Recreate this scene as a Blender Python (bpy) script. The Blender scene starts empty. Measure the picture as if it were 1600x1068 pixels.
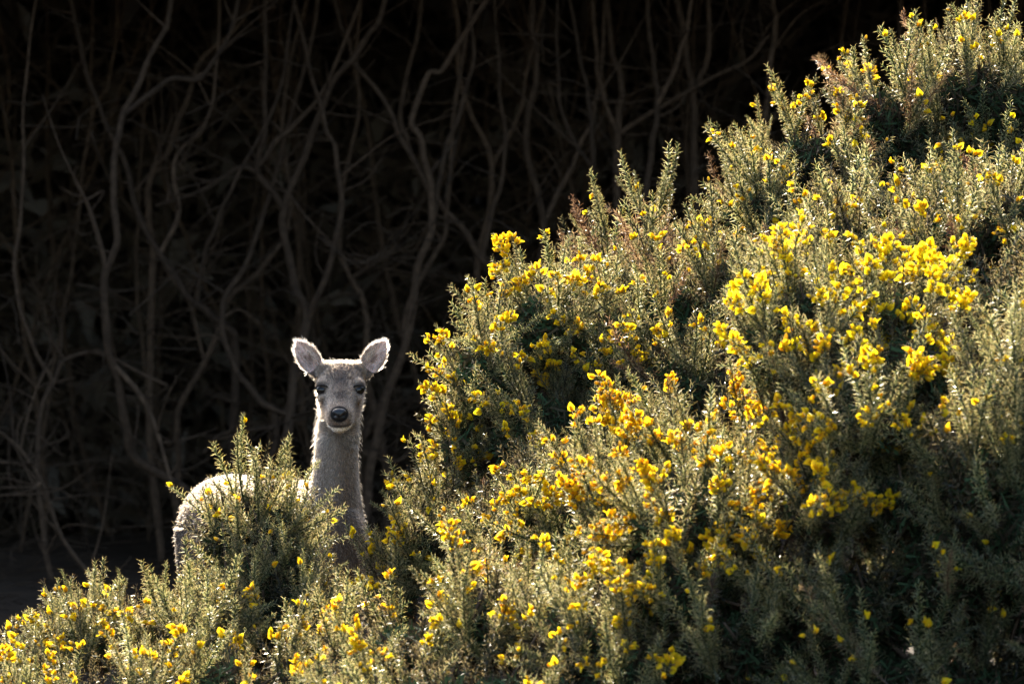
import bpy, math, random
import numpy as np
from mathutils import Vector, Matrix, Quaternion

# ------------------------------------------------------------------ camera, sky, sun, exposure
S = bpy.context.scene
COL = S.collection
CAM_D, CAM_Z, FPX = 20.0, 1.16, 11600.0        # distance to the deer, eye height, focal length in photo pixels
cam_d = bpy.data.cameras.new('camera')
cam = bpy.data.objects.new('camera', cam_d); COL.objects.link(cam)
cam.location = (0, -CAM_D, CAM_Z); cam.rotation_euler = (math.pi/2, 0, 0)
cam_d.sensor_width = 36; cam_d.lens = 36*FPX/1600
cam_d.clip_start = 0.1; cam_d.clip_end = 500
cam_d.dof.use_dof = True; cam_d.dof.focus_distance = CAM_D-0.13; cam_d.dof.aperture_fstop = 7.5
S.camera = cam
SUN_EL, SUN_AZ = math.radians(30.5), math.radians(-12)     # azimuth from +Y (straight behind the deer), negative = towards -X
w = bpy.data.worlds.new('World'); S.world = w; w.use_nodes = True
nt = w.node_tree
sky = nt.nodes.new('ShaderNodeTexSky'); sky.sky_type = 'NISHITA'; sky.sun_disc = False
sky.sun_elevation = SUN_EL; sky.sun_rotation = SUN_AZ; sky.dust_density = 2.5; sky.ozone_density = 0.4
bg = nt.nodes['Background']; bg.inputs['Strength'].default_value = 0.10
nt.links.new(sky.outputs[0], bg.inputs[0])
sd = bpy.data.lights.new('sun', 'SUN'); sd.energy = 5.0; sd.angle = math.radians(0.5); sd.color = (1, .90, .74)
sun = bpy.data.objects.new('sun', sd); COL.objects.link(sun)
SUN = Vector((math.sin(SUN_AZ)*math.cos(SUN_EL), math.cos(SUN_AZ)*math.cos(SUN_EL), math.sin(SUN_EL)))
sun.rotation_euler = SUN.to_track_quat('Z', 'Y').to_euler(); sun.location = (0, 0, 30)
S.view_settings.view_transform = 'Standard'; S.view_settings.look = 'None'
S.view_settings.exposure = 2.05; S.view_settings.gamma = 1
S.render.engine = 'CYCLES'
S.cycles.max_bounces = 8; S.cycles.diffuse_bounces = 3; S.cycles.glossy_bounces = 3
S.cycles.transmission_bounces = 4; S.cycles.transparent_max_bounces = 4
S.cycles.use_denoising = True

rng = np.random.default_rng(11)
random.seed(5)
R3 = lambda a, b: float(rng.uniform(a, b))

def P(px, py, y):
    "the point at depth y that photo pixel (px,py) looks at"
    s = FPX/(y+CAM_D)
    return np.array([(px-800)/s, y, CAM_Z-(py-534)/s])

def smooth(a, b, x):
    t = np.clip((x-a)/(b-a), 0, 1); return t*t*(3-2*t)

def ground_z(x, y):
    x = np.asarray(x, float); y = np.asarray(y, float)
    z = 0.0*x + 0.55*smooth(0.0, 2.2, x)*smooth(-7, -2, y)              # bank rising to the side
    z = z - 0.35*smooth(-3, -12, y) if False else z - 0.35*(1-smooth(-12, -3, y))
    z = z + 0.30*smooth(1.5, 7, y) + 6.0*smooth(14.6, 20, y) + 3*smooth(20, 60, y)  # steep rise beyond the thicket is added to block the low sun
    z = z + 0.04*np.sin(1.7*x+.6*y)*np.cos(1.3*y-.4*x) + 0.02*np.sin(5.1*x+2)*np.sin(4.3*y)
    return z

# ------------------------------------------------------------------ mesh helpers
class Geo:
    "collects vertices, triangles/quads and per-vertex colour"
    def __init__(s): s.v=[]; s.f=[]; s.c=[]; s.m=[]; s.n=0
    def add(s, v, f, c, m=0):
        v=np.asarray(v,float); c=np.asarray(c,float)
        if c.ndim==1: c=np.tile(c,(len(v),1))
        s.v.append(v); s.c.append(c)
        for q in f: s.f.append(tuple(i+s.n for i in q)); s.m.append(m)
        s.n+=len(v)
    def arrays(s):
        t=[]; tm=[]
        for q,m in zip(s.f,s.m):
            t.append(q[:3]); tm.append(m)
            if len(q)==4: t.append((q[0],q[2],q[3])); tm.append(m)
        return np.vstack(s.v), np.array(t,int), np.vstack(s.c), np.array(tm,int)
    def mesh(s, name, mats, smooth_=True):
        return tri_mesh(name, *s.arrays(), mats, smooth_)

def tri_mesh(name, v, t, c, tm, mats, smooth_=True):
    me = bpy.data.meshes.new(name)
    me.vertices.add(len(v)); me.vertices.foreach_set('co', np.ascontiguousarray(v, np.float32).ravel())
    me.loops.add(len(t)*3); me.loops.foreach_set('vertex_index', np.ascontiguousarray(t, np.int32).ravel())
    me.polygons.add(len(t)); me.polygons.foreach_set('loop_start', np.arange(0, len(t)*3, 3, dtype=np.int32))
    if tm is not None: me.polygons.foreach_set('material_index', np.ascontiguousarray(tm, np.int32))
    me.polygons.foreach_set('use_smooth', np.full(len(t), smooth_))
    me.update(calc_edges=True)
    if c is not None:
        a = me.color_attributes.new('col', 'FLOAT_COLOR', 'POINT')
        a.data.foreach_set('color', np.hstack([c, np.ones((len(c),1))]).astype(np.float32).ravel())
    for m in (mats if isinstance(mats,(list,tuple)) else [mats]): me.materials.append(m)
    return me

def obj(name, data, parent=None, mat=None):
    o = bpy.data.objects.new(name, data); COL.objects.link(o)
    if parent is not None: o.parent = parent
    if mat is not None: o.matrix_local = mat
    return o

def tag(o, label, cat, group=None):
    o['label']=label; o['category']=cat
    if group: o['group']=group
    return o

def frame(d):
    d=np.asarray(d,float); d=d/np.linalg.norm(d)
    a=np.array([0,0,1.]) if abs(d[2])<.9 else np.array([1.,0,0])
    x=np.cross(a,d); x/=np.linalg.norm(x); return x, np.cross(d,x), d

def catmull(pts, n=5):
    p=np.asarray(pts,float)
    if len(p)<3: 
        return np.array([p[0]+(p[-1]-p[0])*t for t in np.linspace(0,1,n+1)])
    q=np.vstack([2*p[0]-p[1],p,2*p[-1]-p[-2]]); out=[]
    for i in range(1,len(q)-2):
        for t in np.linspace(0,1,n,endpoint=False):
            a,b,c,d=q[i-1:i+3]
            out.append(.5*(2*b+(c-a)*t+(2*a-5*b+4*c-d)*t*t+(3*b-a-3*c+d)*t**3))
    out.append(p[-1]); return np.array(out)

def tube(g, pts, r0, r1, col, sides=6, wob=0.0, m=0, col1=None):
    pts=np.asarray(pts,float); n=len(pts)
    tan=np.gradient(pts,axis=0); tan/=np.linalg.norm(tan,axis=1)[:,None]+1e-9
    x,y,_=frame(tan[0]); V=[]; C=[]
    col=np.asarray(col,float); col1=col if col1 is None else np.asarray(col1,float)
    for i in range(n):
        x=x-tan[i]*np.dot(x,tan[i]); x/=np.linalg.norm(x); y=np.cross(tan[i],x)
        k=i/(n-1); r=r0+(r1-r0)*k
        for j in range(sides):
            a=2*math.pi*j/sides; rr=r*(1+wob*rng.uniform(-1,1))
            V.append(pts[i]+rr*(math.cos(a)*x+math.sin(a)*y)); C.append(col+(col1-col)*k)
    F=[]
    for i in range(n-1):
        for j in range(sides):
            a=i*sides+j; b=i*sides+(j+1)%sides
            F.append((a,b,b+sides,a+sides))
    V.append(pts[-1]+tan[-1]*r1); C.append(col1); e=len(V)-1
    for j in range(sides): F.append(((n-1)*sides+j,(n-1)*sides+(j+1)%sides,e))
    g.add(V,F,C,m)

# ------------------------------------------------------------------ materials
def new_mat(name):
    m=bpy.data.materials.new(name); m.use_nodes=True; n=m.node_tree; n.nodes.clear()
    return m, n, n.nodes.new('ShaderNodeOutputMaterial')
def node(n, t, **kw):
    a=n.nodes.new(t)
    for k,v in kw.items():
        if k in a.inputs: a.inputs[k].default_value=v
        else: setattr(a,k,v)
    return a
def attr_leaf(name, rough, spec, trans, tcol, hue=.02, val=.25):
    "thin plant tissue: colour from the col attribute, varied per object, part of the light passing through"
    m,n,out=new_mat(name); L=n.links.new
    at=node(n,'ShaderNodeAttribute',attribute_name='col')
    oi=n.nodes.new('ShaderNodeObjectInfo')
    hs=n.nodes.new('ShaderNodeHueSaturation')
    mr=node(n,'ShaderNodeMapRange'); mr.inputs['To Min'].default_value=.5-hue; mr.inputs['To Max'].default_value=.5+hue
    L(oi.outputs['Random'],mr.inputs['Value']); L(mr.outputs[0],hs.inputs['Hue'])
    mu=node(n,'ShaderNodeMath',operation='MULTIPLY'); mu.inputs[1].default_value=7.31; L(oi.outputs['Random'],mu.inputs[0])
    fr=node(n,'ShaderNodeMath',operation='FRACT'); L(mu.outputs[0],fr.inputs[0])
    m2=node(n,'ShaderNodeMapRange'); m2.inputs['To Min'].default_value=1-val; m2.inputs['To Max'].default_value=1+val
    L(fr.outputs[0],m2.inputs['Value']); L(m2.outputs[0],hs.inputs['Value'])
    L(at.outputs['Color'],hs.inputs['Color'])
    p=node(n,'ShaderNodeBsdfPrincipled',Roughness=rough); p.inputs['Specular IOR Level'].default_value=spec
    L(hs.outputs[0],p.inputs['Base Color'])
    mx=node(n,'ShaderNodeMixRGB',blend_type='MULTIPLY'); mx.inputs[0].default_value=1; mx.inputs[2].default_value=(*tcol,1)
    L(hs.outputs[0],mx.inputs[1])
    tr=n.nodes.new('ShaderNodeBsdfTranslucent'); L(mx.outputs[0],tr.inputs['Color'])
    ms=n.nodes.new('ShaderNodeMixShader'); ms.inputs[0].default_value=trans
    L(p.outputs[0],ms.inputs[1]); L(tr.outputs[0],ms.inputs[2]); L(ms.outputs[0],out.inputs[0])
    return m
M_GORSE=attr_leaf('gorse_spines',.34,.8,.62,(2.35,2.12,1.65))
M_FLOWER=attr_leaf('gorse_petals',.45,.3,.6,(1.1,1.1,.9),hue=.012,val=.12)

def bark(name, c0, c1, scale, rough=.85, bump=.4):
    m,n,out=new_mat(name); L=n.links.new
    tc=n.nodes.new('ShaderNodeTexCoord')
    no=node(n,'ShaderNodeTexNoise',Scale=scale,Detail=6.0,Roughness=.65); L(tc.outputs['Object'],no.inputs['Vector'])
    oi=n.nodes.new('ShaderNodeObjectInfo')
    cr=n.nodes.new('ShaderNodeValToRGB'); cr.color_ramp.elements[0].color=(*c0,1); cr.color_ramp.elements[1].color=(*c1,1)
    cr.color_ramp.elements[0].position=.3; cr.color_ramp.elements[1].position=.75
    L(no.outputs[0],cr.inputs[0])
    mr=node(n,'ShaderNodeMapRange'); mr.inputs['To Min'].default_value=.55; mr.inputs['To Max'].default_value=1.25; L(oi.outputs['Random'],mr.inputs[0])
    hs=n.nodes.new('ShaderNodeHueSaturation'); L(mr.outputs[0],hs.inputs['Value']); L(cr.outputs[0],hs.inputs['Color'])
    p=node(n,'ShaderNodeBsdfPrincipled',Roughness=rough); p.inputs['Specular IOR Level'].default_value=.12; L(hs.outputs[0],p.inputs['Base Color'])
    b=node(n,'ShaderNodeBump',Strength=bump,Distance=.01); L(no.outputs[0],b.inputs['Height']); L(b.outputs[0],p.inputs['Normal'])
    L(p.outputs[0],out.inputs[0]); return m
M_BARK=bark('dead_gorse_bark',(.026,.016,.010),(.105,.066,.041),45)
M_WOOD=bark('gorse_wood',(.05,.035,.025),(.13,.09,.06),60)
M_SOIL=bark('dark_soil',(.016,.010,.006),(.055,.035,.021),9,.95,.8)
M_TWIG=bark('litter_twig',(.018,.012,.008),(.060,.039,.025),30)
M_SHADE_CORE=attr_leaf('gorse_shade_core',.9,.08,.1,(1,1,1))
M_CANOPY=attr_leaf('canopy_leaf',.5,.4,.12,(1,1,1))

# ------------------------------------------------------------------ terrain
def build_ground():
    xs=np.concatenate([np.linspace(-90,-12,14),np.linspace(-11.5,11.5,93),np.linspace(12,90,14)])
    ys=np.concatenate([np.linspace(-45,-9,14),np.linspace(-8.5,22,123),np.linspace(23,90,14)])
    X,Y=np.meshgrid(xs,ys); Z=ground_z(X,Y)+rng.normal(0,.008,X.shape)
    v=np.stack([X,Y,Z],-1).reshape(-1,3); nx=len(xs); q=[]
    for j in range(len(ys)-1):
        for i in range(nx-1):
            a=j*nx+i; q.append((a,a+1,a+nx+1)); q.append((a,a+nx+1,a+nx))
    o=obj('ground',tri_mesh('ground',v,np.array(q),None,None,M_SOIL)); o['kind']='structure'
    o['label']='dark bare soil sloping up behind the deer'
build_ground()

# ------------------------------------------------------------------ the shaded thicket of bare stems behind
BARE='bare forked brown stem of old gorse in the shaded thicket behind the deer'
def bare_shrub(y, trunk, branches=(), label=BARE, w=(.017,.009), group='bare stems in the thicket', wob=.10):
    """trunk and branches are pixel polylines read at depth y; the foot goes down to the ground, open tops go up into the canopy"""
    def real(pts, foot=False, top=False, dy=0.):
        q=[P(px,py,y+dy) for px,py in pts]
        if foot and q[0][2]>ground_z(q[0][0],q[0][1]):
            a=q[0]; b=np.array([a[0]+R3(-.08,.08),a[1]+R3(-.1,.1),0]); b[2]=float(ground_z(b[0],b[1]))-.05; 
            if a[2]-b[2]>.25: q=[b,(a+b)/2+np.array([R3(-.05,.05),0,0])]+q
            else: q=[b]+q
        if top:
            a=q[-1]; d=q[-1]-q[-2]; d/=np.linalg.norm(d); d=d*.5+np.array([0,0,.8]); 
            while q[-1][2]<3.0: q.append(q[-1]+d*.35+rng.normal(size=3)*.05)
        q=catmull(q,5); n=len(q)
        ph=rng.uniform(0,6,3)
        t=np.linspace(0,1,n)*np.sum(np.linalg.norm(np.diff(q,axis=0),axis=1))
        q[:,0]+=.003*np.sin(t*9+ph[0])+.003*np.sin(t*23+ph[2]); q[:,1]+=.10*np.sin(t*1.6+ph[1])-.10*math.sin(ph[1]); q[:,2]+=.006*np.sin(t*17+ph[2])
        return q
    tq=real(trunk[0],True,trunk[1])
    base=tq[0].copy()
    root=bpy.data.objects.new('bare_shrub',None); COL.objects.link(root); root.location=base; root.empty_display_size=.2
    tag(root,label,'shrub',group)
    g=Geo(); tube(g,tq-base,w[0]*.82,w[1]*.6,(1,1,1),7,wob); obj('trunk',g.mesh('trunk',M_BARK),root)
    stems=[tq]
    for pts,top in branches:
        q=real(pts,False,top)
        # hook the branch's first point onto the nearest stem point
        allp=np.vstack(stems); k=np.argmin(np.linalg.norm(allp[:,[0,2]]-q[0][[0,2]],axis=1)); sh=allp[k]-q[0]
        f=np.linspace(1,0,len(q))[:,None]; q=q+sh*np.where(np.arange(3)==1,1,f**1.5)
        stems.append(q)
        g=Geo(); tube(g,q-base,w[1]*.85,w[1]*.4,(1,1,1),6,wob); obj('branch',g.mesh('branch',M_BARK),root)
    for q in stems:           # short dead side twigs
        for _ in range(rng.integers(5,10)):
            i=rng.integers(2,len(q)-1); a=q[i]; d=np.array([R3(-1,1),R3(-.7,.7),R3(-.2,1)]); L=R3(.12,.45)
            tw=catmull([a,a+d*L*.5+rng.normal(size=3)*.02,a+d*L+rng.normal(size=3)*.05],4)
            g=Geo(); tube(g,tw-base,.0045,.0016,(1,1,1),4,.1); obj('twig',g.mesh('twig',M_BARK),root)
    return root

T=True
bare_shrub(7.4,([(300,780),(240,734),(205,704),(197,659),(187,594),(172,534),(167,440),(187,370),(182,300),(187,225),(195,185),(225,120),(255,60),(270,0)],T),
  [([(195,185),(240,145),(280,125),(320,120),(350,70),(370,15)],T),([(165,430),(145,330),(132,300)],0),([(187,569),(225,619),(250,664),(265,724),(275,754)],0)],
  label='tall bare stem with a long curved lean and a sharp elbow in the thicket', w=(.024,.014))
bare_shrub(7.6,([(440,760),(452,640),(465,560),(478,500),(460,450),(445,375),(440,325),(470,250),(500,170),(527,115),(570,60),(598,10)],T),
  [([(440,325),(400,265),(410,215),(412,95)],T),([(400,265),(415,240),(450,200),(495,150)],T),([(478,500),(500,450),(530,340),(525,240),(505,190),(480,90)],T),([(400,265),(370,262),(320,290),(240,320)],0)],
  label='stout bare gorse stem forking wide above the deer\'s head', w=(.026,.015))
bare_shrub(8.0,([(575,770),(590,680),(610,600),(635,534),(655,420),(675,350),(670,280),(660,225),(645,185),(670,120),(700,100)],T),
  [([(670,300),(625,220),(595,155),(555,100),(540,60),(520,0)],T),([(675,350),(690,260),(720,170),(740,60)],T)],
  label='bare stem rising behind the deer\'s neck with one long straight diagonal branch', w=(.024,.014))
bare_shrub(8.3,([(790,470),(755,405),(710,345),(670,290),(640,235),(628,170),(650,60)],T),[([(755,405),(770,330),(790,230),(780,120)],T)],w=(.020,.012), label='bare stem whose straight trunk leans into the edge of the rounded gorse bush')
bare_shrub(8.6,([(575,600),(575,530),(570,480),(550,435),(530,380),(535,290),(560,180),(555,60)],T),[([(550,435),(600,400),(650,380)],0)],w=(.018,.010), label="slender bare stem bending once directly above the deer's ears")
bare_shrub(7.9,([(370,560),(360,515),(320,485),(280,440),(250,395),(220,340),(200,270),(160,180),(130,90)],T),[([(315,480),(325,400),(350,340),(380,270),(440,150)],T),([(250,395),(280,330),(270,255),(310,210),(330,170),(340,60)],T)],w=(.022,.012), label='long bare stem sweeping up in a wide arc with two upright branches')
bare_shrub(8.8,([(240,400),(235,330),(240,270),(270,230),(300,140),(320,90),(390,20)],T),[([(240,270),(280,258),(310,210)],0)],w=(.020,.011), label='thin bare stem bowed like a hook at its top beside the elbowed stem')
bare_shrub(7.2,([(140,900),(130,884),(90,824),(65,754),(30,704),(0,674),(-60,640)],0),[([(65,754),(40,770),(-20,775)],0),([(90,824),(40,730),(-10,720)],0),([(30,704),(45,640),(80,560)],0)],label='drooping bare branch arching low over the bare soil',w=(.013,.008))
bare_shrub(7.5,([(60,760),(60,660),(80,600),(100,561),(165,556),(260,600)],0),[([(80,600),(40,520),(20,420),(30,300)],T)],w=(.016,.010), label='low twisted bare stem with a sideways arm over the bare soil')
bare_shrub(7.8,([(420,760),(435,659),(415,629),(380,594),(355,534),(350,470),(390,400)],T),[([(435,659),(425,664),(350,674),(320,709)],0),([(415,629),(460,649),(500,640)],0)],w=(.020,.012), label="crooked bare stem behind the deer's back with a low sideways branch")
bare_shrub(8.2,([(560,760),(560,700),(590,644),(625,564),(640,470),(690,380),(700,300)],T),[([(570,700),(625,720),(670,670),(695,634)],0)],w=(.019,.011), label="bare stem slanting up between the deer's neck and the rounded bush")
bare_shrub(8.6,([(280,720),(280,644),(325,564),(360,470),(430,400),(455,330)],T),[([(325,564),(300,480),(260,420)],0)],w=(.018,.010), label="bare stem rising from behind the deer's rump and bending over")
# to the side above the bank
bare_shrub(8.0,([(1000,420),(1015,250),(1030,165),(1020,85)],T),[([(1030,160),(1065,85),(1080,20)],T)],w=(.020,.012), label='bare stem with a short fork above the browned gorse sprigs')
bare_shrub(8.3,([(1100,420),(1085,270),(1085,150),(1070,70)],T),[([(1085,150),(1110,60)],T)],w=(.026,.016), label='thick pale bare stem between the browned sprigs and the tall bush')
bare_shrub(8.5,([(960,420),(965,210),(970,135),(955,65)],T),[([(968,230),(1080,150),(1150,110),(1200,60)],0),([(968,215),(940,130),(930,40)],T)],w=(.024,.013), label='bare stem with a long thin branch slanting towards the tall bush')
bare_shrub(8.1,([(930,420),(925,260),(922,170),(900,60)],T),[([(925,260),(880,180),(870,90)],T)],w=(.016,.010), label='thin bare stem curving just beyond the browned sprigs')
bare_shrub(8.4,([(830,480),(850,350),(820,220),(840,110),(830,20)],T),[([(850,350),(900,240),(935,150)],T)],w=(.022,.013), label='bare stem with a leaning fork above the yellow-edged rounded bush')
bare_shrub(8.8,([(750,560),(745,420),(770,260),(720,140),(715,20)],T),[([(770,260),(810,180)],T)],w=(.020,.012), label='wavy bare stem beside the forked one over the rounded bush')
bare_shrub(8.5,([(1400,300),(1405,120),(1410,30)],T),w=(.018,.012),label='single bare stem showing above the tall gorse bush')
bare_shrub(9.0,([(1570,300),(1575,90),(1595,10)],T),[([(1575,90),(1545,20)],T)],w=(.016,.010), label='bare stem forking just above the top corner of the tall gorse bush')
bare_shrub(8.2,([(1190,300),(1200,150),(1215,40),(1210,-10)],T),w=(.018,.012), label='thin single bare stem close to the shoulder of the tall gorse bush')
# further back: thinner stems standing in the dark
DEEP='thin bare stem standing deep in the dark of the thicket'
for k in range(34):
    y=R3(9.0,12.0); px=-420+2300*(k+R3(0,1))/34; py=900-R3(0,60); pts=[(px,py)]; lean=R3(-.5,.5)
    while pts[-1][1]>-10:
        lean=.9*lean+R3(-.10,.10); pts.append((pts[-1][0]+lean*90,pts[-1][1]-R3(70,120)))
    br=[]
    for _ in range(rng.integers(1,4)):
        i=rng.integers(1,len(pts)-2); a=pts[i]; l=R3(-1.2,1.2); q=[a]
        for _ in range(rng.integers(2,5)): l+=R3(-.3,.3); q.append((q[-1][0]+l*60,q[-1][1]-R3(30,90)))
        br.append((q,bool(rng.random()<.4)))
    bare_shrub(y,(pts,T),br,label=DEEP,w=(R3(.010,.020),R3(.006,.010)),group='stems deep in the thicket')

def tangle():
    "fine dead twigs filling the thicket, too many to count"
    g=Geo()
    for k in range(3100):
        y=R3(7.2,12.5); x=R3(-4.2,3.6); z=float(ground_z(x,y))+abs(rng.normal())*1.1
        d=np.array([rng.normal(),rng.normal()*.6,R3(-.3,1.0)]); d/=np.linalg.norm(d); L=R3(.15,.6)
        b=np.array([x,y,z]); tube(g,catmull([b,b+d*L*.5+rng.normal(size=3)*.05,b+d*L+rng.normal(size=3)*.09+np.array([0,0,-.05])],3),R3(.002,.005),.001,(1,1,1),3)
    o=obj('dead_twigs',g.mesh('dead_twigs',M_TWIG)); o['kind']='stuff'; o['label']='tangle of fine dead twigs between the bare stems'
    g=Geo()
    for k in range(1500):
        y=R3(1.5,9); x=R3(-3.0,1.5); z=float(ground_z(x,y))+.006
        a=R3(0,6.28); L=R3(.04,.25); b=np.array([x,y,z]); d=np.array([math.cos(a),math.sin(a),R3(-.02,.12)])
        tube(g,[b,b+d*L*.5+np.array([0,0,.008]),b+d*L],.003,.0012,(1,1,1),3)
    o=obj('ground_litter',g.mesh('ground_litter',M_TWIG)); o['kind']='stuff'; o['label']='dry twig litter on the bare soil'
tangle()

def canopy():
    "evergreen tops of the old gorse, out of view, packed over the bare stems to block the sun; and the dense far side of the thicket"
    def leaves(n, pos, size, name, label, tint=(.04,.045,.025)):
        c=pos(n); d=rng.normal(size=(n,3)); d/=np.linalg.norm(d,axis=1)[:,None]
        e=rng.normal(size=(n,3)); e-=d*np.sum(d*e,1)[:,None]; e/=np.linalg.norm(e,axis=1)[:,None]
        s=size*rng.uniform(.6,1.4,(n,1))
        v=np.stack([c-d*s-e*s*.35,c-d*s*.2+e*s*.45,c+d*s],1).reshape(-1,3)
        t=np.arange(n*3).reshape(n,3); col=np.repeat(np.array(tint)*rng.uniform(.6,1.3,(n,1)),3,0)
        o=obj(name,tri_mesh(name,v,t,col,None,M_CANOPY,False)); o['kind']='stuff'; o['label']=label
    def top(n):
        x=rng.uniform(-9,8,n); y=rng.uniform(6.6,17,n)
        z=2.75+.16*(y-6.6)+rng.beta(1.4,1.4,n)*.95+.15*np.sin(1.9*x+y)
        return np.stack([x,y,z],1)
    leaves(320000,top,.092,'shade_canopy','unseen evergreen tops added over the bare stems to shade them')  # crowns above the view, added and made dense to block the sun
    def back(n):
        x=rng.uniform(-9,8,n); y=12.6+rng.uniform(0,2.4,n); z=.3+rng.uniform(-.05,1,n)*3.4
        return np.stack([x,y,z],1)
    leaves(110000,back,.10,'thicket_depth','dense dark growth at the back of the thicket',(.075,.052,.036))  # backing packed dense to keep sky and sun out of the gaps
canopy()

# ------------------------------------------------------------------ gorse sprigs and flowers
GREEN=np.array([.050,.088,.038]); TIP=np.array([.47,.42,.26]); STEM=np.array([.05,.065,.030]); BROWN=np.array([.15,.10,.065]); BTIP=np.array([.26,.19,.13])

def spine(V,F,C,p,d,l,r,c0,c1):
    x,y,z=frame(d); b=len(V)
    for k in range(3):
        a=2.0944*k; V.append(p+r*(math.cos(a)*x+math.sin(a)*y)); C.append(c0)
    V.append(p+z*l); C.append(c1)
    F += [(b,b+1,b+3),(b+1,b+2,b+3)]

def shoot(acc, p0, d, L, step, sl, r0, bend, dead, sites=None, ang=.9):
    "a stem of length L set round with spines"
    V,F,C,g=acc
    d=np.asarray(d,float); d/=np.linalg.norm(d); n=max(4,int(L/.02)+2)
    x,y,_=frame(d); bd=x*rng.normal()+y*rng.normal(); bd*=bend
    pts=[p0]; dd=d.copy()
    for i in range(n-1):
        dd=dd+bd/n+np.array([0,0,.25/n]); dd/=np.linalg.norm(dd); pts.append(pts[-1]+dd*L/(n-1))
    pts=np.array(pts)
    c0,c1,cs=(BROWN,BTIP,BROWN*.7) if dead else (GREEN,TIP,STEM)
    tube(g,pts,r0,r0*.35,cs,4)
    k=int(L/step); ph=rng.uniform(0,6)
    for i in range(k):
        t=(i+.6)/k; f=t*(n-1); j=min(int(f),n-2); p=pts[j]+(pts[j+1]-pts[j])*(f-j)
        tn=pts[j+1]-pts[j]; x,y,z=frame(tn); a=ph+i*2.399+rng.normal()*.25
        rad=math.cos(a)*x+math.sin(a)*y
        s=sl*rng.uniform(.6,1.15)*(1-.35*t**3)
        e=rng.uniform(.25,.65)+.5*t**4
        dv=rad*ang+z*e; jit=rng.uniform(.8,1.2)
        spine(V,F,C,p,dv/np.linalg.norm(dv),s,.00115,c0*jit,c1*jit)
        if sites is not None and t>.2: sites.append((p+rad*.011+z*.003, dv+np.array([0,0,.35])))
    return pts

def make_sprig(L, nside, sidel, dead=False, lean=.3, sparse=1.0):
    V=[];F=[];C=[];g=Geo();acc=(V,F,C,g); sites=[]
    main=shoot(acc,np.zeros(3),np.array([rng.normal()*.1,rng.normal()*.1,1]),L,.0036*sparse,.0235,.0026,lean,dead,sites)
    ph=rng.uniform(0,6)
    for i in range(nside):
        t=.08+.84*(i+rng.uniform(0,.8))/nside; f=t*(len(main)-1); j=min(int(f),len(main)-2)
        p=main[j]+(main[j+1]-main[j])*(f-j); x,y,z=frame(main[j+1]-main[j]); a=ph+i*2.4
        d=(math.cos(a)*x+math.sin(a)*y)*rng.uniform(.6,1.0)+z*rng.uniform(.6,1.1)
        l=sidel*rng.uniform(.55,1.2)*(1.1-.75*t)
        shoot(acc,p,d,l,.0036*sparse,.0185,.0015,.3,dead,sites)
    g.add(V,F,C)
    return g, sites

FY=np.array([.90,.66,.02]); FO=np.array([.86,.52,.012]); CALYX=np.array([.30,.22,.09])
def petal(g, L, W, cup, bend, base, notch=0., n=5, col=FY, roll=0.):
    "a cupped petal along +Z leaning towards +Y"
    V=[];C=[];F=[]
    for i in range(n+1):
        t=i/n; w=W*math.sin(math.pi*(.12+.80*t)**.85)
        for j in range(-2,3):
            u=j/2
            x=u*w; z=L*(t-notch*t*(1-abs(u))*.5)-.15*L*u*u*t; y=bend*t*t*L+cup*(u*u)*W+base
            V.append((x,y,z)); C.append(col*(1-.12*(1-t))*(1 if t<.99 else 1.05))
    for i in range(n):
        for j in range(4):
            a=i*5+j; F.append((a,a+1,a+6,a+5))
    V=np.array(V)
    if roll:
        c,s=math.cos(roll),math.sin(roll); V=V@np.array([[c,s,0],[-s,c,0],[0,0,1]])
    g.add(V,F,C)
def ovoid(g, c, r, col0, col1, n=5, s=6):
    V=[];C=[];F=[]
    for i in range(n+1):
        th=math.pi*i/n
        for j in range(s):
            a=2*math.pi*j/s; V.append((c[0]+r[0]*math.sin(th)*math.cos(a),c[1]+r[1]*math.sin(th)*math.sin(a),c[2]-r[2]*math.cos(th))); C.append(col0+(col1-col0)*i/n)
    for i in range(n):
        for j in range(s): F.append((i*s+j,i*s+(j+1)%s,(i+1)*s+(j+1)%s,(i+1)*s+j))
    g.add(V,F,C)
def make_flower(k):
    g=Geo()
    if k<3:
        op=(.55,.25,.05)[k]
        petal(g,.0185,.0085,-.35,op,.002,.35,col=FY)                # standard
        petal(g,.0150,.0050,.45,-.12,-.001,0,col=FY*.97,roll=.7)    # wings
        petal(g,.0150,.0050,.45,-.12,-.001,0,col=FY*.97,roll=-.7)
        ovoid(g,(0,-.0028,.0075),(.0026,.0032,.0070),FO,FY)         # keel
        ovoid(g,(0,0,.0025),(.0034,.0036,.0050),CALYX,CALYX*1.3)
    else:
        ovoid(g,(0,0,.008),(.0036,.0036,.0080),CALYX,FY,6)          # closed bud
        ovoid(g,(0,0,.0035),(.0040,.0040,.0050),CALYX*.9,CALYX*1.3)
    return g
FLOWER_GEO=[make_flower(k) for k in range(4)]; FLOWER_ARR=[g.arrays() for g in FLOWER_GEO]; FLOWERS=[g.mesh('gorse_flower',M_FLOWER) for g in FLOWER_GEO]

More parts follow.
